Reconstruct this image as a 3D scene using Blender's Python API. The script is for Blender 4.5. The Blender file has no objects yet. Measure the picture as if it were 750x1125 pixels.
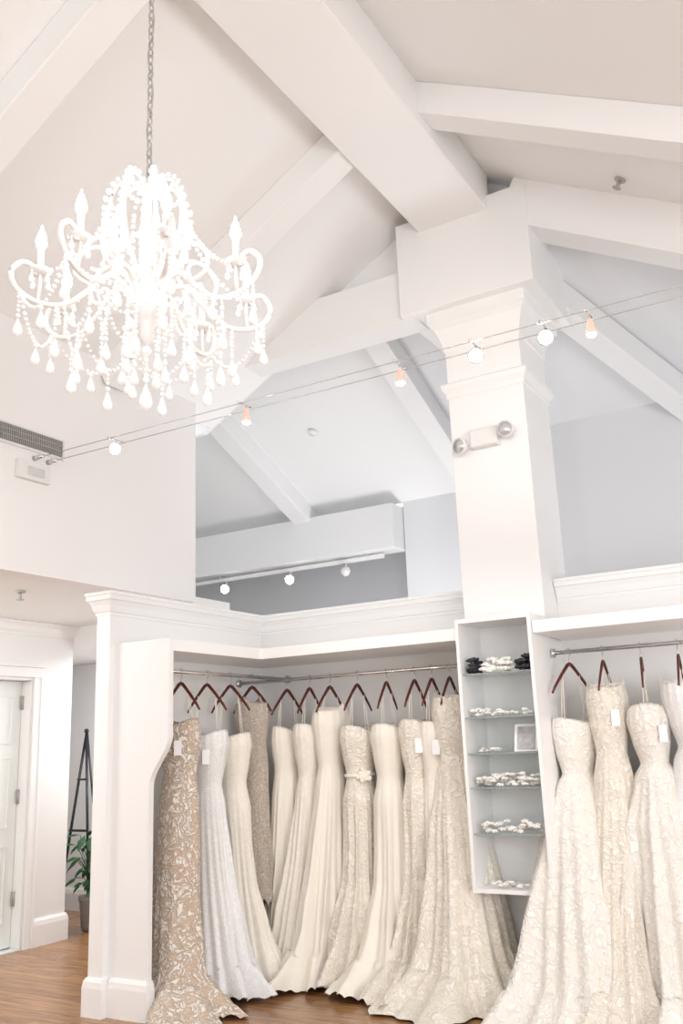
import bpy, math, random
from mathutils import Vector, Matrix
random.seed(7)
scn=bpy.context.scene
try:
    scn.view_settings.view_transform='Standard'
    scn.view_settings.look='None'
    scn.view_settings.exposure=0.20
except Exception as e: print(e)

# ------------------------------------------------------------------ helpers
class MB:
    def __init__(s): s.v=[];s.f=[];s.m=[];s.s=[]
    def add(s,vs,fs,mi=0,sm=False):
        o=len(s.v); s.v+=[tuple(p) for p in vs]
        for f in fs:
            s.f.append(tuple(i+o for i in f)); s.m.append(mi); s.s.append(sm)
    def box(s,x0,x1,y0,y1,z0,z1,mi=0):
        vs=[(x,y,z) for z in (z0,z1) for y in (y0,y1) for x in (x0,x1)]
        s.add(vs,[(0,2,3,1),(4,5,7,6),(0,1,5,4),(2,6,7,3),(0,4,6,2),(1,3,7,5)],mi)
    def beam(s,p0,p1,w,h,mi=0,up=(0,0,1)):
        p0=Vector(p0);p1=Vector(p1);d=(p1-p0).normalized();sd=d.cross(Vector(up)).normalized();u=sd.cross(d)
        vs=[]
        for p in (p0,p1):
            for a,b in ((-1,-1),(1,-1),(1,1),(-1,1)): vs.append(p+sd*a*w/2+u*b*h/2)
        s.add(vs,[(0,1,2,3),(7,6,5,4),(0,4,5,1),(1,5,6,2),(2,6,7,3),(3,7,4,0)],mi)
    def tube(s,pts,r,n=6,mi=0,cap=True):
        pts=[Vector(p) for p in pts]; L=len(pts)
        rr=r if isinstance(r,(list,tuple)) else [r]*L
        ref=Vector((0.13,0.21,0.97)).normalized(); vs=[]
        for i,p in enumerate(pts):
            t=(pts[min(i+1,L-1)]-pts[max(i-1,0)])
            if t.length<1e-9: t=Vector((0,0,1))
            t.normalize(); a=t.cross(ref)
            if a.length<0.05: a=t.cross(Vector((1,0,0)))
            a.normalize(); b=t.cross(a)
            for k in range(n):
                q=2*math.pi*k/n; vs.append(p+(a*math.cos(q)+b*math.sin(q))*rr[i])
        fs=[(i*n+k,i*n+(k+1)%n,(i+1)*n+(k+1)%n,(i+1)*n+k) for i in range(L-1) for k in range(n)]
        if cap: fs+= [tuple(range(n))[::-1],tuple((L-1)*n+k for k in range(n))]
        s.add(vs,fs,mi,True)
    def sph(s,c,r,mi=0,seg=8,rg=6,sc=(1,1,1)):
        vs=[(c[0],c[1],c[2]+r*sc[2])]
        for i in range(1,rg):
            a=math.pi*i/rg
            for k in range(seg):
                q=2*math.pi*k/seg
                vs.append((c[0]+r*sc[0]*math.sin(a)*math.cos(q),c[1]+r*sc[1]*math.sin(a)*math.sin(q),c[2]+r*sc[2]*math.cos(a)))
        vs.append((c[0],c[1],c[2]-r*sc[2])); e=len(vs)-1; fs=[]
        for k in range(seg):
            fs.append((0,1+k,1+(k+1)%seg)); fs.append((e,e-seg+(k+1)%seg,e-seg+k))
        for i in range(rg-2):
            for k in range(seg):
                a=1+i*seg+k;b=1+i*seg+(k+1)%seg; fs.append((a,a+seg,b+seg,b))
        s.add(vs,fs,mi,True)
    def lathe(s,cx,cy,prof,n=20,mi=0,sm=True):
        vs=[];L=len(prof)
        for r,z in prof:
            for k in range(n):
                q=2*math.pi*k/n; vs.append((cx+r*math.cos(q),cy+r*math.sin(q),z))
        fs=[(i*n+k,i*n+(k+1)%n,(i+1)*n+(k+1)%n,(i+1)*n+k) for i in range(L-1) for k in range(n)]
        fs+=[tuple(range(n))[::-1],tuple((L-1)*n+k for k in range(n))]
        s.add(vs,fs,mi,sm)
    def cyl(s,p0,p1,r0,r1=None,n=20,mi=0):
        r1=r0 if r1 is None else r1
        s.tube([p0,p1],[r0,r1],n,mi)
    def sweep(s,path,prof,mi=0,cap=True):
        P=[Vector(p) for p in path]; n=len(P); nor=[]
        for i in range(n):
            if i==0: d=(P[1]-P[0]).normalized(); m=Vector((d.y,-d.x))
            elif i==n-1: d=(P[-1]-P[-2]).normalized(); m=Vector((d.y,-d.x))
            else:
                a=(P[i]-P[i-1]).normalized();b=(P[i+1]-P[i]).normalized()
                na=Vector((a.y,-a.x));nb=Vector((b.y,-b.x)); m=(na+nb); m=m/(m.dot(na))
            nor.append(m)
        k=len(prof); vs=[]
        for i in range(n):
            for o,z in prof: vs.append((P[i].x+nor[i].x*o,P[i].y+nor[i].y*o,z))
        fs=[(i*k+j,i*k+(j+1)%k,(i+1)*k+(j+1)%k,(i+1)*k+j) for i in range(n-1) for j in range(k)]
        if cap: fs+=[tuple(range(k)),tuple((n-1)*k+j for j in range(k))[::-1]]
        s.add(vs,fs,mi)
    def sqloft(s,x0,x1,y0,y1,prof,mi=0):
        vs=[]
        for o,z in prof: vs+=[(x0-o,y0-o,z),(x1+o,y0-o,z),(x1+o,y1+o,z),(x0-o,y1+o,z)]
        L=len(prof)
        fs=[(i*4+k,i*4+(k+1)%4,(i+1)*4+(k+1)%4,(i+1)*4+k) for i in range(L-1) for k in range(4)]
        fs+=[(3,2,1,0),tuple((L-1)*4+k for k in range(4))]
        s.add(vs,fs,mi)
    def prism(s,poly,ax,a0,a1,mi=0):
        def P(u,v,a): return {'x':(a,u,v),'y':(u,a,v),'z':(u,v,a)}[ax]
        n=len(poly); vs=[P(u,v,a0) for u,v in poly]+[P(u,v,a1) for u,v in poly]
        fs=[tuple(range(n)),tuple(range(2*n-1,n-1,-1))]+[(i,i+n,(i+1)%n+n,(i+1)%n) for i in range(n)]
        s.add(vs,fs,mi)
    def scale_about(s,c,k,kz,dz=0):
        s.v=[(c[0]+(p[0]-c[0])*k,c[1]+(p[1]-c[1])*k,c[2]+(p[2]-c[2])*kz+dz) for p in s.v]
    def build(s,name,mats,parent=None,bevel=0):
        me=bpy.data.meshes.new(name); me.from_pydata(s.v,[],s.f)
        for m in (mats if isinstance(mats,(list,tuple)) else [mats]): me.materials.append(m)
        me.polygons.foreach_set('material_index',s.m); me.polygons.foreach_set('use_smooth',s.s)
        import bmesh
        bm=bmesh.new(); bm.from_mesh(me); bmesh.ops.recalc_face_normals(bm,faces=bm.faces); bm.to_mesh(me); bm.free()
        me.update(); ob=bpy.data.objects.new(name,me); scn.collection.objects.link(ob)
        if parent: ob.parent=parent
        if bevel:
            b=ob.modifiers.new('bevel','BEVEL'); b.width=bevel; b.segments=2; b.limit_method='ANGLE'
        return ob
def empty(name,loc=(0,0,0)):
    e=bpy.data.objects.new(name,None); e.empty_display_size=.1; scn.collection.objects.link(e); return e
def catmull(pts,sub=6):
    pts=[Vector(p) for p in pts]; out=[]
    for i in range(len(pts)-1):
        p0=pts[max(i-1,0)];p1=pts[i];p2=pts[i+1];p3=pts[min(i+2,len(pts)-1)]
        for k in range(sub):
            t=k/sub; out.append(0.5*((2*p1)+(-p0+p2)*t+(2*p0-5*p1+4*p2-p3)*t*t+(-p0+3*p1-3*p2+p3)*t**3))
    out.append(pts[-1]); return out

# ------------------------------------------------------------------ materials
def mat(name,col,rough=.5,metal=0,bump=0,bscale=60,var=0,emit=None,estr=0,sheen=0,trans=0,spec=.5,coat=0):
    m=bpy.data.materials.new(name); m.use_nodes=True; nt=m.node_tree; b=nt.nodes['Principled BSDF']
    b.inputs['Base Color'].default_value=(*col,1); b.inputs['Roughness'].default_value=rough
    b.inputs['Metallic'].default_value=metal; b.inputs['Specular IOR Level'].default_value=spec
    b.inputs['Sheen Weight'].default_value=sheen; b.inputs['Transmission Weight'].default_value=trans
    b.inputs['Coat Weight'].default_value=coat
    if emit: b.inputs['Emission Color'].default_value=(*emit,1); b.inputs['Emission Strength'].default_value=estr
    if bump or var:
        tc=nt.nodes.new('ShaderNodeTexCoord'); nz=nt.nodes.new('ShaderNodeTexNoise'); nz.inputs['Scale'].default_value=bscale
        nz.inputs['Detail'].default_value=4
        nt.links.new(tc.outputs['Object'],nz.inputs['Vector'])
        if bump:
            bp=nt.nodes.new('ShaderNodeBump'); bp.inputs['Strength'].default_value=bump; bp.inputs['Distance'].default_value=.01
            nt.links.new(nz.outputs['Fac'],bp.inputs['Height']); nt.links.new(bp.outputs['Normal'],b.inputs['Normal'])
        if var:
            r=nt.nodes.new('ShaderNodeValToRGB'); r.color_ramp.elements[0].position=.3; r.color_ramp.elements[1].position=.7
            r.color_ramp.elements[0].color=(*[c*(1-var) for c in col],1); r.color_ramp.elements[1].color=(*col,1)
            nt.links.new(nz.outputs['Fac'],r.inputs['Fac']); nt.links.new(r.outputs['Color'],b.inputs['Base Color'])
    return m
M_wall=mat('paint_wall_warm_white',(.90,.885,.878),.55,bump=.03,bscale=90)
M_ceil=mat('paint_ceiling',(.91,.905,.90),.6,bump=.03,bscale=90)
M_trim=mat('paint_trim_semigloss',(.92,.912,.906),.36,bump=.015,bscale=40)
M_shade_blue=mat('shade_grey_blue',(.74,.745,.76),.6,bump=.03,bscale=90)  # shade and cool daylight of the far room put into the colour
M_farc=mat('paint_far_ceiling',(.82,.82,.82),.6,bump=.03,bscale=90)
M_door=mat('paint_door',(.89,.92,.90),.35,bump=.01)
M_chrome=mat('chrome',(.75,.74,.73),.18,metal=1,bump=.01)
M_grey=mat('vent_metal',(.5,.49,.47),.4,metal=.4,bump=.02)
M_dark=mat('dark_gap',(.12,.11,.1),.7,bump=.02)
M_hang=mat('mahogany_wood',(.12,.014,.010),.35,bump=.05,bscale=40,var=.4,coat=.2)
M_black=mat('black_metal',(.015,.015,.017),.35,bump=.02)
M_leaf=mat('leaf',(.035,.13,.045),.45,var=.5,bscale=12)
M_pot=mat('pot_ceramic',(.25,.22,.2),.4,var=.1)
M_bead=mat('white_bead',(.90,.895,.89),.10,emit=(1,.98,.96),estr=.14,bump=.01)  # faint emission stands in for bulb light caught by the beads
M_iron=mat('white_iron',(.86,.845,.835),.30,bump=.02)
M_flame=mat('bulb_glow',(1,.95,.85),.3,emit=(1,.92,.80),estr=60,bump=.001)
M_lamp=mat('halogen_glow',(1,.95,.9),.3,emit=(1,.96,.92),estr=80,bump=.001)
M_tag=mat('paper_tag',(.92,.92,.93),.7,bump=.02)
M_plastic=mat('white_plastic',(.82,.81,.80),.4,bump=.01)
M_copper=mat('frosted_pink_glass',(.90,.42,.34),.35,emit=(1,.45,.35),estr=.5,bump=.01)
M_card=mat('photo_card',(.55,.54,.55),.5,var=.35,bscale=25)
M_glass=mat('shelf_glass',(.78,.87,.85),.08,trans=.7,bump=.002)
M_lens=mat('lamp_lens',(.7,.7,.71),.15,metal=.5,bump=.02)
M_flowerw=mat('silk_flower_white',(.93,.90,.86),.6,var=.10,bscale=60)
M_flowerb=mat('silk_flower_black',(.03,.03,.04),.5,var=.3,bscale=60)
M_tile=mat('bright_tile',(.85,.87,.86),.3,var=.05)

def fabric(name,col,col2=None,lace=0,scale=18,rough=.65,sheen=.15,bump=.25):
    m=bpy.data.materials.new(name); m.use_nodes=True; nt=m.node_tree; b=nt.nodes['Principled BSDF']; N=nt.nodes.new; Lk=nt.links.new
    b.inputs['Roughness'].default_value=rough; b.inputs['Sheen Weight'].default_value=sheen
    tc=N('ShaderNodeTexCoord')
    n1=N('ShaderNodeTexNoise'); n1.inputs['Scale'].default_value=scale*.35; n1.inputs['Detail'].default_value=2
    Lk(tc.outputs['Object'],n1.inputs['Vector'])
    mx=N('ShaderNodeVectorMath'); mx.operation='MULTIPLY_ADD'; mx.inputs[1].default_value=(.25,.25,.25)
    Lk(n1.outputs['Color'],mx.inputs[0]); Lk(tc.outputs['Object'],mx.inputs[2])
    vo=N('ShaderNodeTexVoronoi'); vo.feature='DISTANCE_TO_EDGE'; vo.inputs['Scale'].default_value=scale
    Lk(mx.outputs[0],vo.inputs['Vector'])
    wv=N('ShaderNodeTexWave'); wv.wave_type='RINGS'; wv.inputs['Scale'].default_value=scale*.28; wv.inputs['Distortion'].default_value=9; wv.inputs['Detail'].default_value=2; wv.inputs['Detail Scale'].default_value=2.2
    Lk(mx.outputs[0],wv.inputs['Vector'])
    add=N('ShaderNodeMath'); add.operation='MULTIPLY'
    rr=N('ShaderNodeMapRange'); rr.inputs['From Max'].default_value=.09
    Lk(vo.outputs['Distance'],rr.inputs['Value']); Lk(rr.outputs[0],add.inputs[0]); Lk(wv.outputs['Fac'],add.inputs[1])
    r=N('ShaderNodeValToRGB'); r.color_ramp.elements[0].position=.25; r.color_ramp.elements[1].position=.6
    c2=col2 or tuple(c*(1-lace*.25) for c in col)
    r.color_ramp.elements[0].color=(*c2,1); r.color_ramp.elements[1].color=(*col,1)
    Lk(add.outputs[0],r.inputs['Fac']); Lk(r.outputs['Color'],b.inputs['Base Color'])
    fn=N('ShaderNodeTexNoise'); fn.inputs['Scale'].default_value=220; Lk(tc.outputs['Object'],fn.inputs['Vector'])
    sm=N('ShaderNodeMath'); sm.operation='MULTIPLY_ADD'; sm.inputs[1].default_value=max(lace,.05); Lk(add.outputs[0],sm.inputs[0])
    f2=N('ShaderNodeMath'); f2.operation='MULTIPLY'; f2.inputs[1].default_value=.25; Lk(fn.outputs['Fac'],f2.inputs[0]); Lk(f2.outputs[0],sm.inputs[2])
    bp=N('ShaderNodeBump'); bp.inputs['Strength'].default_value=bump; bp.inputs['Distance'].default_value=.01
    Lk(sm.outputs[0],bp.inputs['Height']); Lk(bp.outputs['Normal'],b.inputs['Normal'])
    return m
F_tan=fabric('lace_over_champagne',(.92,.86,.78),(.60,.46,.35),1,24,bump=.8)
F_beige=fabric('beaded_beige',(.80,.73,.64),(.52,.43,.35),1,50,bump=.6)
F_white=fabric('satin_cool_white',(.89,.88,.875),(.84,.83,.83),.5,26,bump=.4)
F_ivory=fabric('satin_ivory',(.89,.835,.745),None,.06,10)
F_ivl=fabric('lace_ivory',(.92,.87,.785),(.84,.77,.665),.85,24,bump=.65)
F_cream=fabric('organza_cream',(.90,.85,.775),(.87,.81,.72),.35,22)
F_pearl=fabric('pearl_lace',(.92,.885,.835),(.855,.81,.745),.8,20,bump=.6)

def wood_floor():
    m=bpy.data.materials.new('oak_plank_floor'); m.use_nodes=True; nt=m.node_tree; b=nt.nodes['Principled BSDF']; N=nt.nodes.new; Lk=nt.links.new
    tc=N('ShaderNodeTexCoord'); br=N('ShaderNodeTexBrick')
    br.inputs['Scale'].default_value=1; br.inputs['Brick Width'].default_value=1.4; br.inputs['Row Height'].default_value=.09
    br.inputs['Mortar Size'].default_value=.0015; br.inputs['Color1'].default_value=(.42,.23,.105,1); br.inputs['Color2'].default_value=(.32,.165,.075,1); br.inputs['Mortar'].default_value=(.12,.05,.02,1)
    Lk(tc.outputs['Object'],br.inputs['Vector'])
    mp=N('ShaderNodeMapping'); mp.inputs['Scale'].default_value=(1.2,16,1); Lk(tc.outputs['Object'],mp.inputs['Vector'])
    nz=N('ShaderNodeTexNoise'); nz.inputs['Scale'].default_value=2.5; nz.inputs['Detail'].default_value=6; Lk(mp.outputs[0],nz.inputs['Vector'])
    r=N('ShaderNodeValToRGB'); r.color_ramp.elements[0].color=(.6,.55,.5,1); r.color_ramp.elements[1].color=(1.25,1.2,1.15,1)
    r.color_ramp.elements[0].position=.3; r.color_ramp.elements[1].position=.7
    Lk(nz.outputs['Fac'],r.inputs['Fac'])
    mx=N('ShaderNodeMix'); mx.data_type='RGBA'; mx.blend_type='MULTIPLY'; mx.inputs[0].default_value=1
    Lk(br.outputs['Color'],mx.inputs[6]); Lk(r.outputs['Color'],mx.inputs[7]); Lk(mx.outputs[2],b.inputs['Base Color'])
    b.inputs['Roughness'].default_value=.25
    return m
M_floor=wood_floor()

# ------------------------------------------------------------------ room shell
RX=-2.30; RZ=5.97; SL=.56
def cz(x): return RZ-SL*abs(x-RX)
b=MB(); b.box(-9.5,3.6,-3,10.4,-.1,0); b.build('floor',M_floor)
b=MB()
b.prism([(-4.98,cz(-4.98)),(RX,RZ),(3.4,cz(3.4)),(3.4,cz(3.4)+.15),(RX,RZ+.15),(-4.98,cz(-4.98)+.15)],'y',-3,6.3)
b.build('ceiling',M_ceil)
b=MB(); b.box(-2.62,-2.04,-3,6.0,5.50,5.93); b.build('ceiling_ridge_beam',M_trim,bevel=.01)
b=MB()
for yy in (-1.0,.95,2.9,4.85):
    for sx,xe in ((-1,-4.83),(1,3.3)):
        x0=RX+sx*.2
        b.beam((x0,yy,cz(x0)-.12),(xe,yy,cz(xe)-.12),.22,.21)
b.beam((-1.9,6.1,cz(-1.9)-.18),(3.3,6.1,cz(3.3)-.18),.30,.36)
b.build('ceiling_rafters',M_trim,bevel=.008)
b=MB(); b.prism([(-4.40,4.81),(-2.72,4.81),(-2.72,5.24),(-3.66,5.24),(-4.40,4.83)],'y',5.98,6.24)
b.build('trim_gable_header',M_ceil)
b=MB()
b.prism([(-4.33,4.83),(-1.76,4.83),(-1.76,cz(-1.76)+.05),(RX,RZ+.05),(-4.33,cz(-4.33)+.05)],'y',6.12,6.22)
b.build('wall_gable_tympanum',M_ceil)
b=MB()
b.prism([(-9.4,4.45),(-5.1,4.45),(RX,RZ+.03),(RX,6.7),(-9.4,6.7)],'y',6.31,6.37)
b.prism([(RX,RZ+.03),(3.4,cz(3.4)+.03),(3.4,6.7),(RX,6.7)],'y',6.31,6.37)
b.build('wall_gable_light_seal',M_farc)  # unseen plate added to stop light leaking in above the gable
b=MB(); b.box(-5.0,-4.83,-3,5.88,2.79,4.62); b.build('wall_left_upper',M_wall)
b=MB(); b.box(-9.4,-5.0,-3,6.34,2.80,2.88); b.box(-9.4,-4.60,6.57,7.65,2.58,2.64); b.box(-9.4,-5.0,6.34,6.57,2.58,2.88); b.box(-4.99,-4.70,5.88,6.57,2.58,2.64); b.build('ceiling_low_soffit',M_ceil)
def fz(y): return 5.12-.438*(y-6.72)+.10
b=MB()
b.prism([(6.37,fz(6.37)),(9.0,fz(9.0)),(9.0,fz(9.0)+.1),(6.37,fz(6.37)+.1)],'x',-9.4,-3.38)
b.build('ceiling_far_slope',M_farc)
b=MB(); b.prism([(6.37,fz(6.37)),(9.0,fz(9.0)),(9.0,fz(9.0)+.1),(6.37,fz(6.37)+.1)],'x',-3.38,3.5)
b.build('ceiling_far_slope_shaded',M_shade_blue)  # same slope right of the rafter, its shade carried by a darker colour
b=MB()
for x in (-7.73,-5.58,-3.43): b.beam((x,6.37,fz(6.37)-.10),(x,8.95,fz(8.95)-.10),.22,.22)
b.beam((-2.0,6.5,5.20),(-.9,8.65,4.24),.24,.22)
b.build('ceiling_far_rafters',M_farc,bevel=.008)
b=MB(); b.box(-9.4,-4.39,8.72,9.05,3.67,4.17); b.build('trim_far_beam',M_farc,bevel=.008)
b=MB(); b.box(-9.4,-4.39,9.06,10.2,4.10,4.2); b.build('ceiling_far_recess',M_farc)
b=MB(); b.box(-9.4,-4.3,10.1,10.2,0,4.09); b.build('wall_far_back',M_shade_blue)
b=MB(); b.box(-4.38,-3.31,8.98,9.06,0,4.4); b.box(-3.3,3.4,8.3,8.38,0,4.75); b.box(-4.38,-4.33,9.07,10.1,0,4.2);b.build('wall_far',M_shade_blue)
b=MB(); b.box(-9.5,-9.4,-3,10.4,0,6.7); b.build('wall_far_left',M_wall)
b=MB(); b.box(3.4,3.5,6.3,10.4,0,6.7); b.build('wall_far_right',M_wall)

# closet walls
WL=-4.67; WR=-4.55; WY=4.62
b=MB(); b.box(WL,3.4,6.42,6.56,0,2.62); b.build('wall_back',M_wall)
b=MB(); b.box(WL,WR,WY,6.42,0,2.62); b.build('wall_wing',M_trim)
crown=[(o*.8,z) for o,z in [(0,2.53),(.010,2.53),(.012,2.55),(.022,2.555),(.03,2.575),(.038,2.60),(.058,2.63),(.072,2.635),(.072,2.665),(.082,2.67),(.082,2.69),(0,2.69)]]
b=MB(); b.sweep([(WL,6.56),(WL,WY),(WR,WY),(WR,6.42),(-2.54,6.42)],crown)
b.sweep([(-1.94,6.42),(3.4,6.42)],crown); b.box(WR+.01,-2.54,6.41,6.57,2.625,2.688);b.box(-1.94,3.4,6.41,6.57,2.625,2.688); b.box(WL+.001,WR-.001,WY+.001,6.56,2.625,2.688)
b.build('trim_crown',M_trim)
basep=[(0,0),(.026,0),(.026,.17),(.022,.19),(.02,.205),(.008,.225),(0,.225)]
b=MB(); b.sweep([(WL,6.56),(WL,WY),(WR,WY),(WR,4.67)],basep); b.build('baseboard_wing',M_trim)
b=MB(); b.sweep([(WR,6.42),(3.4,6.42)],basep); b.build('baseboard_back',M_trim)
PX=-4.06
b=MB()
b.box(WR,PX-.001,4.68,6.42,2.25,2.33); b.box(PX-.001,-2.447,5.72,6.42,2.25,2.33)
poly=[(WR,.0),(-4.22,.0)]
for i in range(13):
    t=i/12; s_=t*t*(3-2*t); poly.append((-4.22+.16*s_,1.38+.32*t))
poly+=[(PX,2.332),(WR,2.332)]
b.prism(poly,'y',4.67,4.715)
b.build('wardrobe_shelf',M_trim)
b=MB(); b.sweep([(WR+.027,4.67),(-4.22,4.67),(-4.22,4.715)],basep); b.build('baseboard_end_panel',M_trim)
b=MB(); b.box(-1.914,3.3,5.72,6.42,2.25,2.33); b.build('wardrobe_shelf',M_trim,bevel=.004)
RY=6.08; RH=2.14; WX=-4.28
def rod(name,p0,p1,ends):
    b=MB(); b.cyl(p0,p1,.014,n=14)
    for e,d in ends: b.cyl(e,Vector(e)+Vector(d)*.02,.032,n=18)
    b.build(name,M_chrome)
rod('hanging_rod',(WX,4.717,RH),(WX,6.418,RH),[((WX,4.717,RH),(0,1,0)),((WX,6.398,RH),(0,1,0))])
rod('hanging_rod',(-4.548,RY,RH-.03),(-2.447,RY,RH-.03),[((-4.528,RY,RH-.03),(-1,0,0)),((-2.467,RY,RH-.03),(1,0,0))])
rod('hanging_rod',(-1.912,RY,RH),(3.3,RY,RH),[((-1.912,RY,RH),(1,0,0))])
b=MB(); b.box(-2.54,-1.945,6.11,6.70,0,4.55)
b.sqloft(-2.54,-1.945,6.11,6.70,[(0,4.12),(.012,4.13),(.012,4.16),(.040,4.20),(.045,4.235),(.02,4.25),(0,4.26)])
b.sqloft(-2.54,-1.945,6.11,6.70,[(0,4.50),(.012,4.52),(.012,4.55),(.02,4.58),(.035,4.63),(.06,4.69),(.09,4.73),(.10,4.735),(.10,4.83)])
b.box(-2.82,-1.74,5.93,6.86,4.825,5.62)
b.build('column',M_trim,bevel=.004)

# niche shelving
E=empty('display_shelf_unit')
b=MB(); NX0,NX1,NY0,NY1,NZ0,NZ1=-2.445,-1.918,5.70,6.10,.66,2.385
b.box(NX0,NX0+.022,NY0,NY1,NZ0,NZ1);b.box(NX1-.022,NX1,NY0,NY1,NZ0,NZ1);b.box(NX0+.022,NX1-.022,NY0+.001,NY1,NZ1-.03,NZ1-.001);b.box(NX0+.022,NX1-.022,NY0+.001,NY1,NZ0+.001,NZ0+.025)
b.box(NX0+.022,NX1-.022,NY1-.015,NY1-.001,NZ0+.025,NZ1-.03)
b.build('case',M_trim,E)
shz=[2.02,1.736,1.508,1.295,1.014]
b=MB()
for z in shz: b.box(NX0+.023,NX1-.023,NY0+.02,NY1-.016,z-.008,z)
b.build('glass_shelves',M_glass,E)
def cluster(name,x0,x1,y,z,n,mt,s=.02,parent=None,h=.04):
    b=MB()
    for i in range(n):
        c=Vector((random.uniform(x0,x1),y+random.uniform(-.05,.05),z+.012+random.random()**1.5*h))
        for k in range(5):
            a=2*math.pi*k/5+random.random(); r=s*random.uniform(.5,.8)
            b.sph((c.x+r*math.cos(a),c.y+r*math.sin(a)*.8,c.z),s*.6,0,6,4,(1,1,.5+random.random()*.5))
        b.sph(c+Vector((0,-.005,.004)),s*.45,0,6,4)
    return b.build(name,mt)
cluster('silk_hair_flower',-2.39,-2.33,5.80,2.02,16,M_flowerb,.026,h=.09)
cluster('silk_hair_flower',-2.29,-2.11,5.80,2.02,34,M_flowerw,.028,h=.08)
cluster('silk_hair_flower',-2.05,-1.98,5.79,2.02,20,M_flowerb,.028,h=.10)
cluster('bridal_hairpiece',-2.39,-1.98,5.80,1.736,26,M_flowerw,.020,h=.04)
cluster('bridal_hairpiece',-2.39,-2.2,5.80,1.508,10,M_flowerw,.016,h=.02)
cluster('bridal_hairpiece',-2.38,-1.98,5.79,1.295,50,M_flowerw,.022,h=.07)
cluster('bridal_hairpiece',-2.39,-2.0,5.79,1.014,30,M_flowerw,.022,h=.06)
cluster('bridal_hairpiece',-2.36,-2.0,5.79,.685,20,M_flowerw,.018,h=.025)
b=MB(); b.beam((-2.05,5.80,1.509),(-2.05,5.845,1.68),.16,.012,0,up=(0,-1,0)); 
b.beam((-2.05,5.790,1.525),(-2.05,5.832,1.665),.115,.004,1,up=(0,-1,0)); b.build('picture_frame',[M_trim,M_card])

# emergency light
E=empty('emergency_light'); b=MB()
b.box(-2.37,-2.15,6.03,6.108,3.68,3.82); b.build('housing',M_plastic,E,bevel=.015)
b=MB()
for x,dx,zz in ((-2.42,-.35,3.70),(-2.075,.2,3.76)):
    c=Vector((x,6.02,zz)); d=Vector((dx,-1,-.1)).normalized()
    b.cyl(c+Vector((0,.03,0)),c+d*.02,.035,.062,20,0); b.cyl(c+d*.02,c+d*.04,.062,.062,20,0); b.cyl(c+d*.04,c+d*.043,.05,.05,20,1)
    b.cyl((x,6.06,c.z),(x+(.08 if x<-2.2 else -.08),6.06,c.z),.015,n=8)
b.build('lamp_heads',[M_plastic,M_lens],E)

# vent & transformer
E=empty('air_vent'); b=MB(); b.box(-4.829,-4.815,3.2,4.40,3.645,3.80,0); b.build('frame',M_plastic,E)
b=MB(); b.box(-4.814,-4.812,3.23,4.375,3.665,3.78,1)
y=3.24
while y<4.37: b.box(-4.812,-4.80,y,y+.006,3.665,3.78,0); y+=.016
for z in (3.70,3.74): b.box(-4.806,-4.798,3.23,4.375,z,z+.004,0)
b.build('louvers',[M_grey,M_dark],E)
E=empty('cable_transformer'); b=MB(); b.box(-4.829,-4.79,3.98,4.26,3.43,3.56); b.build('cover',M_plastic,E,bevel=.004)
b=MB(); b.box(-4.79,-4.785,4.06,4.2,3.46,3.52,0)
b.build('label_plate',M_chrome,E)

# cable track lights
E=empty('cable_track_light'); b=MB()
for yy in (4.14,4.26): b.cyl((-4.76,yy,3.60),(1.6,yy,3.60),.0028,n=6); b.cyl((-4.828,yy,3.60),(-4.74,yy,3.60),.02,.012,12,0)
b.build('cables',M_chrome,E)
heads=[(-4.12,0),(-3.06,1),(-2.02,1),(-1.576,0),(-1.20,0),(-.97,1),(.2,1)]
bh=MB()
for x,t in heads:
    z=3.605
    bh.cyl((x,4.12,z),(x,4.28,z),.004,n=8,mi=0)
    for yy in (4.14,4.26): bh.sph((x,yy,z),.009,0)
    bh.cyl((x,4.2,z),(x,4.2,z-.035),.004,n=8,mi=0)
    if t: 
        bh.lathe(x,4.2,[(.008,z-.025),(.015,z-.035),(.018,z-.075),(.027,z-.088),(.027,z-.105)],14,2)
        bh.sph((x,4.2,z-.106),.024,1,12,8,(1,1,.7))
    else:
        c=Vector((x,4.2,z-.06)); d=Vector((.35,-.8,-.45)).normalized()
        bh.cyl(c-d*.04,c+d*.015,.012,.042,16,0); bh.cyl(c+d*.015,c+d*.02,.036,.036,16,1)
bh.build('lamp_heads',[M_chrome,M_lamp,M_copper],E)
E=empty('track_light'); b=MB(); b.box(-7.3,-4.6,8.86,8.90,3.60,3.64)
b.cyl((-6.9,8.88,3.64),(-6.9,8.88,3.67),.01); b.cyl((-4.8,8.88,3.64),(-4.8,8.88,3.67),.01)
for x in (-6.8,-5.85,-5.09):
    b.cyl((x,8.88,3.6),(x,8.85,3.52),.012,n=8); b.cyl((x,8.90,3.53),(x+.03,8.80,3.49),.035,.055,14,0); b.cyl((x+.03,8.80,3.49),(x+.031,8.797,3.489),.05,.05,14,1 if x<-5.2 else 0)
b.build('rail_and_heads',[M_plastic,M_lamp],E)
def sprinkler(p,n):
    b=MB(); p=Vector(p); n=Vector(n).normalized(); p=p+n*.002
    b.cyl(p,p+n*.01,.04,.04,16); b.cyl(p+n*.01,p+n*.06,.015,.012,10); b.cyl(p+n*.06,p+n*.066,.03,.03,12)
    b.build('fire_sprinkler',M_grey)
sprinkler((-1.01,5.72,cz(-1.01)),(-.49,0,-.87))
sprinkler((-5.15,6.95,fz(6.95)),(0,-.4,-.9))
sprinkler((-5.45,4.6,2.80),(0,0,-1))
b=MB(); b.cyl((-4.75,7.7,fz(7.7)-.003),(-4.75,7.69,fz(7.7)-.033),.05,.045,18); b.build('smoke_detector',M_plastic)

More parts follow.
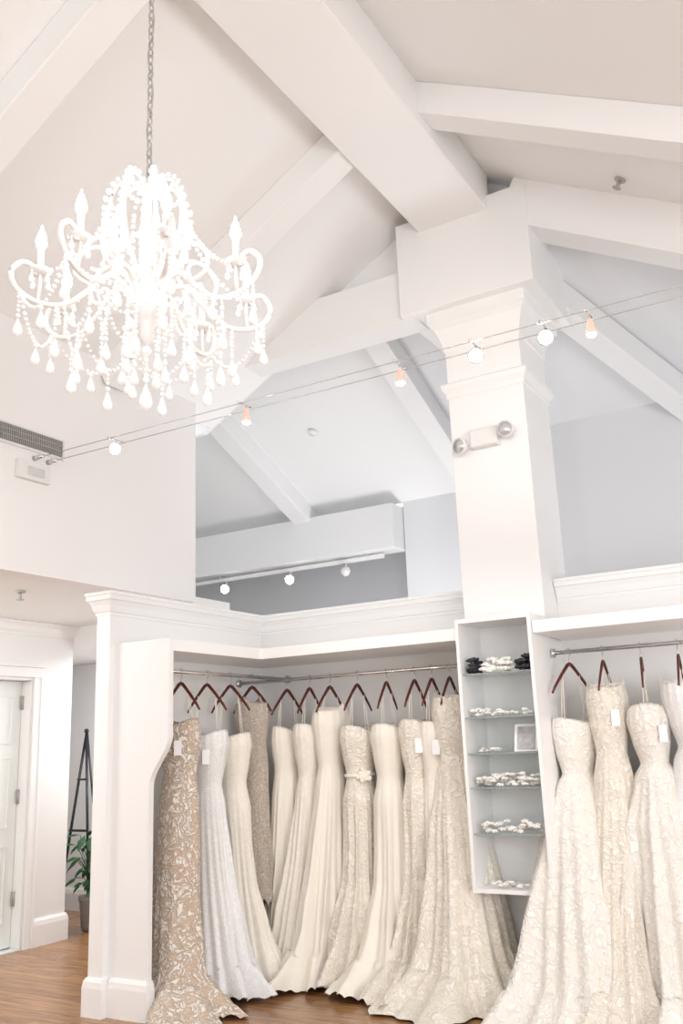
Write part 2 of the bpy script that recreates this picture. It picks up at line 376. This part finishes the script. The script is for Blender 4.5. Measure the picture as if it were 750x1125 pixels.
# ------------------------------------------------------------------ left hall
DX=-6.72; HY=6.34
b=MB(); b.box(DX-.12,DX,5.87,HY,0,2.8); b.box(DX-.12,DX,-3,4.85,0,2.8); b.box(DX-.12,DX,4.85,5.87,2.30,2.8); b.build('wall_left_hall',M_wall)
b=MB(); b.box(-9.4,-4.75,7.5,7.62,0,2.58); b.build('wall_hall_back',M_wall)
b=MB(); b.box(-9.4,DX-.12,HY-.06,HY-.001,0,2.8); b.build('wall_hall_side',M_wall)
b=MB(); b.sweep([(DX,-3),(DX,HY),(DX-.6,HY)],[(0,2.798),(.09,2.798),(.09,2.785),(.05,2.76),(.03,2.72),(.012,2.70),(.012,2.68),(0,2.68)][::-1])
b.build('trim_hall_crown',M_trim)
b=MB(); b.sweep([(DX,5.97),(DX,HY),(DX-.6,HY)],basep); b.sweep([(-9,7.5),(-4.75,7.5)],basep); b.build('baseboard_hall',M_trim)
E=empty('door_1')
b=MB()
for y0,y1,z0,z1 in ((5.872,5.97,0,2.30),(4.75,4.848,0,2.30),(4.75,5.97,2.302,2.39)):
    b.box(DX+.001,DX+.022,y0,y1,z0,z1)
b.box(DX+.022,DX+.03,5.945,5.968,0,2.30); b.box(DX+.001,DX+.035,4.74,5.98,2.392,2.42)
b.box(DX-.119,DX-.001,5.845,5.869,0,2.27); b.box(DX-.119,DX-.001,4.851,4.875,0,2.27); b.box(DX-.119,DX-.001,4.851,5.869,2.275,2.299)
b.build('casing',M_trim,E)
b=MB(); x0=DX-.115
b.box(x0-.04,x0,4.88,5.84,.02,2.27)
for (ya,yb) in ((4.98,5.32),(5.42,5.74)):
    for (za,zb) in ((.22,.85),(1.0,1.6),(1.72,2.14)):
        b.box(x0,x0+.004,ya+.012,yb-.012,za+.012,zb-.012); b.box(x0+.004,x0+.012,ya+.05,yb-.05,za+.05,zb-.05)
        for q in ((ya,ya+.012,za,zb),(yb-.012,yb,za,zb),(ya+.012,yb-.012,za,za+.012),(ya+.012,yb-.012,zb-.012,zb)): b.box(x0,x0+.014,*q)
b.build('leaf',M_door,E)
b=MB()
for z in (.35,1.2,2.02): b.box(DX-.105,DX-.095,5.82,5.844,z,z+.12); b.cyl((DX-.09,5.836,z),(DX-.09,5.836,z+.12),.009,n=10)
b.build('hinges',M_grey,E)
b=MB(); b.box(DX-.115,DX+.0,4.88,5.84,0.001,.012); b.build('trim_threshold',M_tile)
E=empty('display_easel'); ex,ey=-7.33,7.14; b=MB()
b.cyl((ex,ey,1.82),(ex-.22,ey-.12,.0),.014,n=8); b.cyl((ex,ey,1.82),(ex+.22,ey-.12,.0),.014,n=8); b.cyl((ex,ey+.01,1.82),(ex,ey+.30,.0),.012,n=8)
b.cyl((ex-.13,ey-.07,.85),(ex+.13,ey-.07,.85),.012,n=8); b.cyl((ex-.07,ey-.04,1.35),(ex+.07,ey-.04,1.35),.01,n=8); b.sph((ex,ey,1.84),.025)
b.build('frame',M_black,E)
E=empty('potted_plant'); px_,py_=-6.76,6.72; b=MB(); b.lathe(px_,py_,[(.08,0),(.10,.04),(.12,.26),(.13,.28),(.13,.31),(.11,.31)],20); b.build('pot',M_pot,E)
b=MB()
for i in range(60):
    a=random.uniform(0,6.28); r=random.uniform(.04,.18); h=random.uniform(.40,.90)
    p0=Vector((px_,py_,.30)); p2=Vector((px_+r*math.cos(a),py_+r*math.sin(a),h)); b.tube([p0,(p0+p2)/2+Vector((0,0,.08)),p2],.004,5)
    d=Vector((math.cos(a),math.sin(a),random.uniform(-.8,.3))).normalized(); sd=d.cross(Vector((0,0,1))).normalized(); u=sd.cross(d); L=random.uniform(.10,.17);w=L*.28
    vs=[p2,p2+d*L*.35+sd*w-u*.01,p2+d*L*.4+u*.008,p2+d*L*.35-sd*w-u*.01,p2+d*L*.75+sd*w*.6-u*.02,p2+d*L*.75-u*.01,p2+d*L*.75-sd*w*.6-u*.02,p2+d*L-u*.04]
    b.add(vs,[(0,1,2),(0,2,3),(1,4,5,2),(2,5,6,3),(4,7,5),(5,7,6)],0,True)
b.build('leaves',M_leaf,E)

# ------------------------------------------------------------------ hangers & gowns
def hanger(x,y,rz,yaw):
    b=MB(); c,s=math.cos(yaw),math.sin(yaw); P=lambda u,v,z:Vector((x+c*u-s*v,y+s*u+c*v,z))
    hk=[P(0,0,rz-.10),P(0,0,rz-.05)]+[P(.0235*math.sin(math.radians(q)),0,rz-.0235*math.cos(math.radians(q))) for q in range(20,285,22)]
    b.tube(hk,.0028,6,1)
    for sg in (-1,1):
        pts=[(0,-.078),(.02,-.088),(.06,-.125),(.11,-.175),(.16,-.228),(.192,-.27)]
        hh=[.012,.014,.013,.012,.011,.008]; tt=[.010,.010,.009,.008,.007,.006]
        vs=[]
        for (u,dz),h,t in zip(pts,hh,tt):
            n=Vector((.7,.71)) if u>.015 else Vector((0,1))
            for k in range(8):
                q=2*math.pi*k/8; vs.append(P(sg*(u+math.cos(q)*h*n.x),math.sin(q)*t,rz+dz+math.cos(q)*h*n.y))
        L=len(pts); fs=[(i*8+k,i*8+(k+1)%8,(i+1)*8+(k+1)%8,(i+1)*8+k) for i in range(L-1) for k in range(8)]+[tuple(range(8)),tuple((L-1)*8+k for k in range(8))]
        b.add(vs,fs,0,True)
    return b.build('clothes_hanger',[M_hang,M_chrome])
PROF={
 'aline':[(0,.17,.115),(.05,.185,.13),(.12,.165,.115),(.21,.13,.09),(.30,.165,.115),(.5,.235,.155),(.8,.34,.21),(1,.43,.27)],
 'mermaid':[(0,.17,.115),(.05,.185,.13),(.12,.165,.115),(.21,.135,.092),(.32,.175,.125),(.5,.175,.13),(.62,.185,.135),(.78,.28,.19),(1,.45,.29)],
 'sheath':[(0,.155,.09),(.06,.165,.105),(.2,.13,.085),(.33,.15,.10),(.6,.16,.105),(.85,.19,.12),(1,.23,.15)],
 'ball':[(0,.175,.125),(.05,.19,.14),(.12,.17,.12),(.20,.13,.09),(.25,.19,.145),(.42,.31,.28),(.72,.44,.40),(1,.54,.49)],
}
def interp(pr,t):
    for i in range(len(pr)-1):
        a,b_=pr[i],pr[i+1]
        if t<=b_[0]:
            k=(t-a[0])/(b_[0]-a[0]); k=k*k*(3-2*k)*.5+k*.5
            return a[1]+(b_[1]-a[1])*k,a[2]+(b_[2]-a[2])*k
    return pr[-1][1],pr[-1][2]
def gown(x,y,yaw,zt,zh,kind,fab,skew=(0,0),train=0,tdir=0,nf=11,fold=.12,su=1,sv=1,tag=None,seed=0,rz=RH,hang=True,strap=.12,sash=None,halter=False,pool=0,xmin=-99,pdir=None):
    rnd=random.Random(seed); E=empty('wedding_dress'); c,s=math.cos(yaw),math.sin(yaw)
    NS,NR=160,76; pr=PROF[kind]; ph=[rnd.uniform(0,6.28) for _ in range(8)]; vs=[]
    def pt(th,t):
        ru,rv=interp(pr,t); ru*=1+(su-1)*min(1,t*2.2); rv*=1+(sv-1)*min(1,t*2.2)
        g=max(0,(t-.2)/.8)**.8
        w=th*nf+ph[0]+1.2*math.sin(2*th+ph[1])*(.6+t)+.5*math.sin(3*th+ph[5])+.6*math.sin(t*2.5+ph[6])
        amp=.7+.5*math.sin(2*th+ph[3]+t)
        fl=(1-2*abs(math.sin(w/2))**.7)*amp
        fl2=math.cos(th*(nf*2+3)+ph[2]+2.4*math.sin(t*3+ph[3]))
        fac=1+g*fold*(fl+.32*fl2)
        fac+= .014*math.cos(th*17+ph[4])*max(0,1-t*5)
        fac+= .012*math.sin(t*55+3*th+ph[7])*max(0,1-abs(t-.17)/.08)
        if train and t>.6: fac+=train*max(0,math.cos(th-tdir))**2*((t-.6)/.4)**2
        if pool and t>.9:
            pd=1 if pdir is None else .25+1.3*max(0,math.cos(th-pdir))**2
            fac+=pool*pd*((t-.9)/.1)*(.8+.5*math.sin(3*th+ph[2])+.25*math.sin(9*th+ph[1]))
        u=ru*fac*math.cos(th);v=rv*fac*math.sin(th)
        z=zt+(zh-zt)*t
        nk=max(0,1-t/.12); au=abs(math.cos(th))
        z+=nk*(.05*max(0,au-.3)-.02)
        if halter: z+=nk*.09*(1-au)**1.5
        if t>.97: z+=.018*abs(math.sin(th*20))
        z+=max(0,t-.85)*.14*math.cos(w)
        if pool and t>.9: z=max(z,.015)+ .02*(1+math.sin(11*th+ph[0]))*(1-(t-.9)/.1)
        k=t**1.4
        X=x+c*u-s*v+skew[0]*k; Y=y+s*u+c*v+skew[1]*k
        return (max(X,xmin+.012*math.sin(th*5)),min(Y,6.385-.012*math.sin(th*3)),max(z,.012))
    for i in range(NR):
        t=i/(NR-1)
        for k in range(NS): vs.append(pt(2*math.pi*k/NS,t))
    fs=[(i*NS+k,i*NS+(k+1)%NS,(i+1)*NS+(k+1)%NS,(i+1)*NS+k) for i in range(NR-1) for k in range(NS)]
    b=MB(); b.add(vs,fs,0,True)
    cen=len(b.v); o=[]
    for k in range(NS):
        p=vs[k]; o.append((x+(p[0]-x)*.9,y+(p[1]-y)*.9,p[2]-.03))
    b.v+=o; 
    for k in range(NS): b.f.append((k,(k+1)%NS,cen+(k+1)%NS,cen+k)); b.m.append(0); b.s.append(True)
    b.f.append(tuple(cen+k for k in range(NS))); b.m.append(0); b.s.append(False)
    if sash:
        pts=[]
        for k in range(NS+1):
            p=pt(2*math.pi*k/NS,.205); pts.append((x+(p[0]-x)*1.04,y+(p[1]-y)*1.04,p[2]))
        b.tube(pts,.014,6,1,cap=False)
        q=Vector(pt(sash,.205)); d=(q-Vector((x,y,q.z))).normalized()
        sd=d.cross(Vector((0,0,1)))
        for k in range(14):
            a=k*2.4; r=.006+.045*k/14; b.sph(q+d*.02+sd*r*math.cos(a)+Vector((0,0,r*math.sin(a))),.02,1,7,5,(1,1,1))
    b.build('gown',[fab,F_ivory],E)
    if hang:
        hanger(x,y,rz,yaw)
        b=MB()
        for sg in (-1,1):
            for off in (-.012,.012):
                p0=Vector((x+c*sg*strap*.95-s*off,y+s*sg*strap*.95+c*off,zt-.02)); p2=Vector((x+c*sg*.08-s*off*.3,y+s*sg*.08+c*off*.3,rz-.135))
                if p2.z>p0.z+.02: b.tube([p0,(p0+p2)/2,p2],.0035,5)
        b.build('hanging_loops',F_ivory,E)
    if tag is not None:
        q=Vector(pt(tag,.10)); d=Vector((q.x-x,q.y-y,0)).normalized(); sd=d.cross(Vector((0,0,1))); q=q+d*.02
        b=MB(); w,h=.026,.05
        vs=[q-sd*w+Vector((0,0,-h)),q+sd*w+Vector((0,0,-h)),q+sd*w+Vector((0,0,h)),q-sd*w+Vector((0,0,h))]; vs+=[p+d*.002 for p in vs]
        b.add(vs,[(0,1,2,3),(7,6,5,4),(0,4,5,1),(1,5,6,2),(2,6,7,3),(3,7,4,0)],0)
        b.tube([q+Vector((0,0,h)),q+Vector((0,0,h+.10))-d*.01],.0012,4)
        b.build('price_tag',M_tag,E)
    return E
D=math.radians
gown(WX,5.05,D(-8),1.80,.0,'sheath',F_tan,skew=(.05,-.12),su=1.15,sv=1.2,tag=D(-60),seed=1,nf=6,fold=.08,train=.65,tdir=D(-20),pool=.9,pdir=D(-15))
gown(WX,5.34,D(-5),1.72,.03,'aline',F_white,skew=(.12,-.05),su=.74,sv=.68,seed=2,tag=D(-60),nf=8,fold=.19,pool=.25,pdir=D(-10))
gown(WX,5.62,D(-5),1.70,.05,'mermaid',F_cream,skew=(.16,.0),su=.68,sv=.62,seed=3,nf=7,fold=.18)
gown(WX,5.90,D(-5),1.92,.50,'sheath',F_beige,su=.8,sv=.9,seed=4,fold=.05,skew=(.02,0),halter=True)
B=[(-4.07,1.74,.14,'sheath',F_ivory,(-.05,-.05),.9,1.1,0,None),
   (-3.86,1.75,.03,'aline',F_cream,(-.10,-.05),.8,.76,0,-1),
   (-3.675,1.84,.02,'aline',F_ivory,(-.03,-.12),.85,.82,.2,None),
   (-3.434,1.72,.04,'mermaid',F_ivl,(0,-.10),.8,.92,.15,-1),
   (-3.185,1.72,.03,'mermaid',F_ivory,(.0,-.12),.8,.95,.2,-1),
   (-2.954,1.74,.03,'mermaid',F_ivl,(-.02,-.08),.85,.85,.2,1),
   (-2.815,1.72,.06,'sheath',F_cream,(0,-.05),1,.9,0,1),
   (-2.675,1.88,.0,'aline',F_ivl,(.08,-.18),.92,1.42,.45,None)]
for i,(x,zt,zh,kd,fb,sk,su,sv,tr,tg) in enumerate(B):
    gown(x,RY,D(90+random.uniform(-6,6)),zt,zh,kd,fb,skew=sk,su=su,sv=sv,train=tr,tdir=D(180),seed=20+i,rz=RH-.03,fold=.21,
         tag=(D(215) if tg==1 else None),sash=(D(235) if i==3 else None),nf=6+i%4,halter=(zt>1.8),pool=(.3 if i in (2,4,5,7) else 0),pdir=D(170))
R=[(-1.80,1.70,.0,'ball',F_pearl,(-.02,-.30),.84,.86,.0,None,66),
   (-1.575,1.88,.0,'aline',F_ivl,(.02,-.27),.9,1.1,.2,1,91),
   (-1.33,1.76,.02,'ball',F_pearl,(.12,-.18),.85,.92,.0,1,100),
   (-1.10,1.88,.02,'ball',F_white,(.14,.0),.8,.8,0,1,95),
   (-.80,1.78,.06,'aline',F_ivory,(0.05,-.1),.9,1,0,None,90),
   (-.54,1.74,.06,'mermaid',F_ivl,(0,-.1),.9,.9,0,1,85),
   (-.28,1.80,.05,'aline',F_cream,(0,-.1),.9,.9,0,None,95)]
for i,(x,zt,zh,kd,fb,sk,su,sv,tr,tg,yw) in enumerate(R):
    gown(x,RY,D(yw),zt,zh,kd,fb,skew=sk,su=su,sv=sv,train=tr,tdir=D(180),seed=50+i,tag=(D(215) if tg==1 else None),nf=7+i%3,fold=.2,
         sash=None,halter=(zt>1.85),pool=(.22 if i<3 else 0),pdir=D(180))

# ------------------------------------------------------------------ chandelier
CX,CY=-2.27,2.465
E=empty('chandelier')
arm=MB(); bead=MB(); can=MB(); fl=MB()
def pol(a,r,z): return Vector((CX+r*math.cos(a),CY+r*math.sin(a),z))
def beads(pts,r=.009,gap=.019):
    acc=0
    dense=catmull(pts,8) if len(pts)>2 else [Vector(pts[0]).lerp(Vector(pts[1]),k/40) for k in range(41)]
    bead.sph(dense[0],r,0,7,5); prev=dense[0]
    for p in dense[1:]:
        acc+=(p-prev).length; prev=p
        if acc>=gap: bead.sph(p,r*random.uniform(.8,1.2),0,7,5); acc=0
def drop(p,s=1):
    bead.sph(p,.008*s,0,7,5)
    bead.lathe(p[0],p[1],[(.001,p[2]-.008*s),(.005*s,p[2]-.02*s),(.013*s,p[2]-.042*s),(.016*s,p[2]-.055*s),(.012*s,p[2]-.068*s),(.002,p[2]-.074*s)],8)
def swag(p,q,dip,r=.008,gap=.020):
    p=Vector(p);q=Vector(q); pts=[p.lerp(q,k/8)-Vector((0,0,dip*(1-(2*k/8-1)**2))) for k in range(9)]
    beads(pts,r,gap); return pts[4]
arm.lathe(CX,CY,[(.01,3.93),(.022,3.92),(.03,3.88),(.015,3.85),(.012,3.7),(.028,3.66),(.035,3.62),(.015,3.58),(.013,3.45),(.03,3.42),(.06,3.36),(.085,3.32),(.08,3.28),(.05,3.24),(.03,3.20),(.035,3.17),(.02,3.14),(.004,3.12)],18)
NA=8
for k in range(NA):
    a=2*math.pi*(k+.15)/NA
    rz=[(.05,3.30),(.10,3.40),(.17,3.42),(.24,3.34),(.33,3.265),(.43,3.26),(.51,3.31),(.535,3.38),(.50,3.43),(.455,3.42),(.445,3.38)]
    path=catmull([pol(a,r,z) for r,z in rz],6); arm.tube(path,[.012]*len(path),8)
    path=catmull([pol(a,r,z) for r,z in [(.06,3.42),(.13,3.53),(.22,3.55),(.29,3.48),(.28,3.40),(.22,3.38),(.20,3.43),(.23,3.45)]],6); arm.tube(path,.009,7)
    path=catmull([pol(a,r,z) for r,z in [(.015,3.84),(.06,3.90),(.12,3.885),(.16,3.79),(.165,3.68),(.14,3.56),(.08,3.44)]],6); arm.tube(path,.007,7)
    beads([pol(a,r+.01,z+.006) for r,z in [(.015,3.87),(.06,3.915),(.12,3.895),(.165,3.80),(.172,3.68),(.145,3.55),(.09,3.45)]],.012,.030)
    c=pol(a,.425,0); arm.tube([pol(a,.43,3.27),pol(a,.425,3.33),pol(a,.425,3.40)],.008,7)
    can.lathe(c.x,c.y,[(.008,3.385),(.03,3.39),(.045,3.402),(.043,3.408),(.014,3.405),(.013,3.41),(.013,3.50),(.008,3.503)],14)
    fl.lathe(c.x,c.y,[(.004,3.50),(.016,3.512),(.022,3.53),(.018,3.56),(.007,3.59),(.001,3.615)],12)
    for j in range(4):
        q=2*math.pi*j/4; p=Vector((c.x+.042*math.cos(q),c.y+.042*math.sin(q),3.395)); drop(p-Vector((0,0,.01)),.7)
    p=pol(a,.50,3.29); beads([p,p-Vector((0,0,.09))],.008,.018); drop(p-Vector((0,0,.10)),1.2)
    p=pol(a,.36,3.25); beads([p,p-Vector((0,0,.12))],.008,.018); drop(p-Vector((0,0,.13)),1.3)
    a2=a+2*math.pi/NA; am=(a+a2)/2
    m=swag(pol(a,.495,3.29),pol(a2,.495,3.29),.13); drop(m-Vector((0,0,.01)),1.2)
    m=swag(pol(a,.33,3.26),pol(a2,.33,3.26),.14); beads([m,m-Vector((0,0,.08))],.009,.02); drop(m-Vector((0,0,.09)),1.4)
    m=swag(pol(a,.17,3.70),pol(a,.43,3.40),.07,.009,.024)
    if k%2==0: beads([pol(a,.14,3.86),pol(a,.18,3.76),pol(a,.18,3.57)],.009,.022); drop(pol(a,.18,3.56),1.2)
    else: beads([pol(am,.08,3.90),pol(am,.12,3.78),pol(am,.12,3.52)],.009,.022); drop(pol(am,.12,3.50),1.2)
    swag(pol(a,.16,3.78),pol(a2,.16,3.78),.06,.009,.024)
    m=swag(pol(a,.20,3.35),pol(a2,.20,3.35),.12); beads([m,m-Vector((0,0,.12))],.009,.02); drop(m-Vector((0,0,.13)),1.3)
    if k%2: p=pol(am,.09,3.28); beads([p,p-Vector((0,0,.20))],.009,.02); drop(p-Vector((0,0,.21)),1.3)
bead.sph((CX,CY,3.10),.022,0,12,8); beads([(CX,CY,3.08),(CX,CY,2.98)],.010,.02); drop((CX,CY,2.97),1.8)
for q in (arm,bead,can,fl): q.scale_about((CX,CY,3.35),.95,.92,-.01)
arm.build('arms_and_stem',M_iron,E); bead.build('bead_strings',M_bead,E); can.build('candle_sleeves',M_iron,E); fl.build('bulbs',M_flame,E)
b=MB(); z=3.86; i=0
while z<5.42:
    pts=[]
    for k in range(13):
        q=2*math.pi*k/12; u=.012*math.cos(q); w=.024*math.sin(q)
        pts.append((CX+(u if i%2 else 0),CY+(0 if i%2 else u),z+.02+w))
    b.tube(pts,.0035,5,cap=False); z+=.038; i+=1
b.tube([(CX+.012*math.sin(k*.8),CY+.012*math.cos(k*.8),3.87+k*.0463) for k in range(34)],.003,5)
b.lathe(CX,CY,[(.02,5.42),(.05,5.44),(.065,5.48),(.065,5.498)],18)
b.build('chain_and_canopy',M_grey,E)

# ------------------------------------------------------------------ lights
def light(name,typ,loc,power,col=(1,1,1),size=.1,size_y=None,target=None,spot=None,blend=.5):
    l=bpy.data.lights.new(name,typ); l.energy=power; l.color=col
    if typ=='AREA':
        l.size=size
        if size_y: l.shape='RECTANGLE'; l.size_y=size_y
    else: l.shadow_soft_size=size
    if typ=='SPOT': l.spot_size=spot; l.spot_blend=blend
    o=bpy.data.objects.new(name,l); o.location=loc; scn.collection.objects.link(o)
    if target is not None: o.rotation_euler=(Vector(target)-Vector(loc)).to_track_quat('-Z','Y').to_euler()
    return o
light('chandelier_light','POINT',(CX,CY,3.62),4,(1,.96,.92),.2)
light('side_fill_light','AREA',(3.0,1.0,2.0),140,(1,1,1),3,2.2,target=(-3,5,1.6))  # unseen area fill added from the right; no window is built there
light('hall_light','AREA',(-5.9,3.8,2.75),40,(1,.99,.97),1.0,target=(-5.9,4.5,0))
light('hall_light','AREA',(-6.2,7.0,2.52),28,(.95,.98,1),.6,target=(-6.4,7.1,0))
light('back_room_fill','AREA',(-3.9,7.9,1.5),42,(.95,.97,1),1.6,.8,target=(-5.2,7.6,6))  # unseen uplight added behind the closet wall to brighten the far ceiling
light('back_room_fill','AREA',(.5,7.4,1.6),42,(.94,.97,1),3.0,1.2,target=(.2,7.5,6))  # second added uplight, also hidden behind the closet wall
light('track_spot','SPOT',(-1.60,4.25,3.5),30,(1,.98,.95),.04,target=(-2.25,6.1,4.0),spot=1.2,blend=1)
light('track_spot','SPOT',(-2.02,4.2,3.44),34,(1,.97,.94),.04,target=(-2.9,6.0,1.2),spot=1.3,blend=1)
light('track_spot','SPOT',(-.97,4.2,3.44),34,(1,.97,.94),.04,target=(-1.3,6.0,1.2),spot=1.3,blend=1)
light('track_spot','SPOT',(-3.06,4.2,3.44),34,(1,.97,.94),.04,target=(-3.8,6.0,1.2),spot=1.3,blend=1)
w=bpy.data.worlds.new('world'); scn.world=w; w.use_nodes=True; bg=w.node_tree.nodes['Background']; bg.inputs[0].default_value=(.975,.988,1,1); bg.inputs[1].default_value=1.28

# ------------------------------------------------------------------ camera
cam=bpy.data.cameras.new('camera'); co=bpy.data.objects.new('camera',cam); scn.collection.objects.link(co)
cam.sensor_fit='VERTICAL'; cam.sensor_height=36; cam.lens=32.0; cam.clip_start=.05
yaw,pit,rol=D(30),D(14.3),D(2.3)
F=Vector((-math.sin(yaw)*math.cos(pit),math.cos(yaw)*math.cos(pit),math.sin(pit))); R0=Vector((math.cos(yaw),math.sin(yaw),0)); U0=R0.cross(F)
Rv=R0*math.cos(rol)-U0*math.sin(rol); Uv=U0*math.cos(rol)+R0*math.sin(rol)
co.matrix_world=Matrix(((Rv.x,Uv.x,-F.x,0),(Rv.y,Uv.y,-F.y,0),(Rv.z,Uv.z,-F.z,1.6),(0,0,0,1)))
scn.camera=co
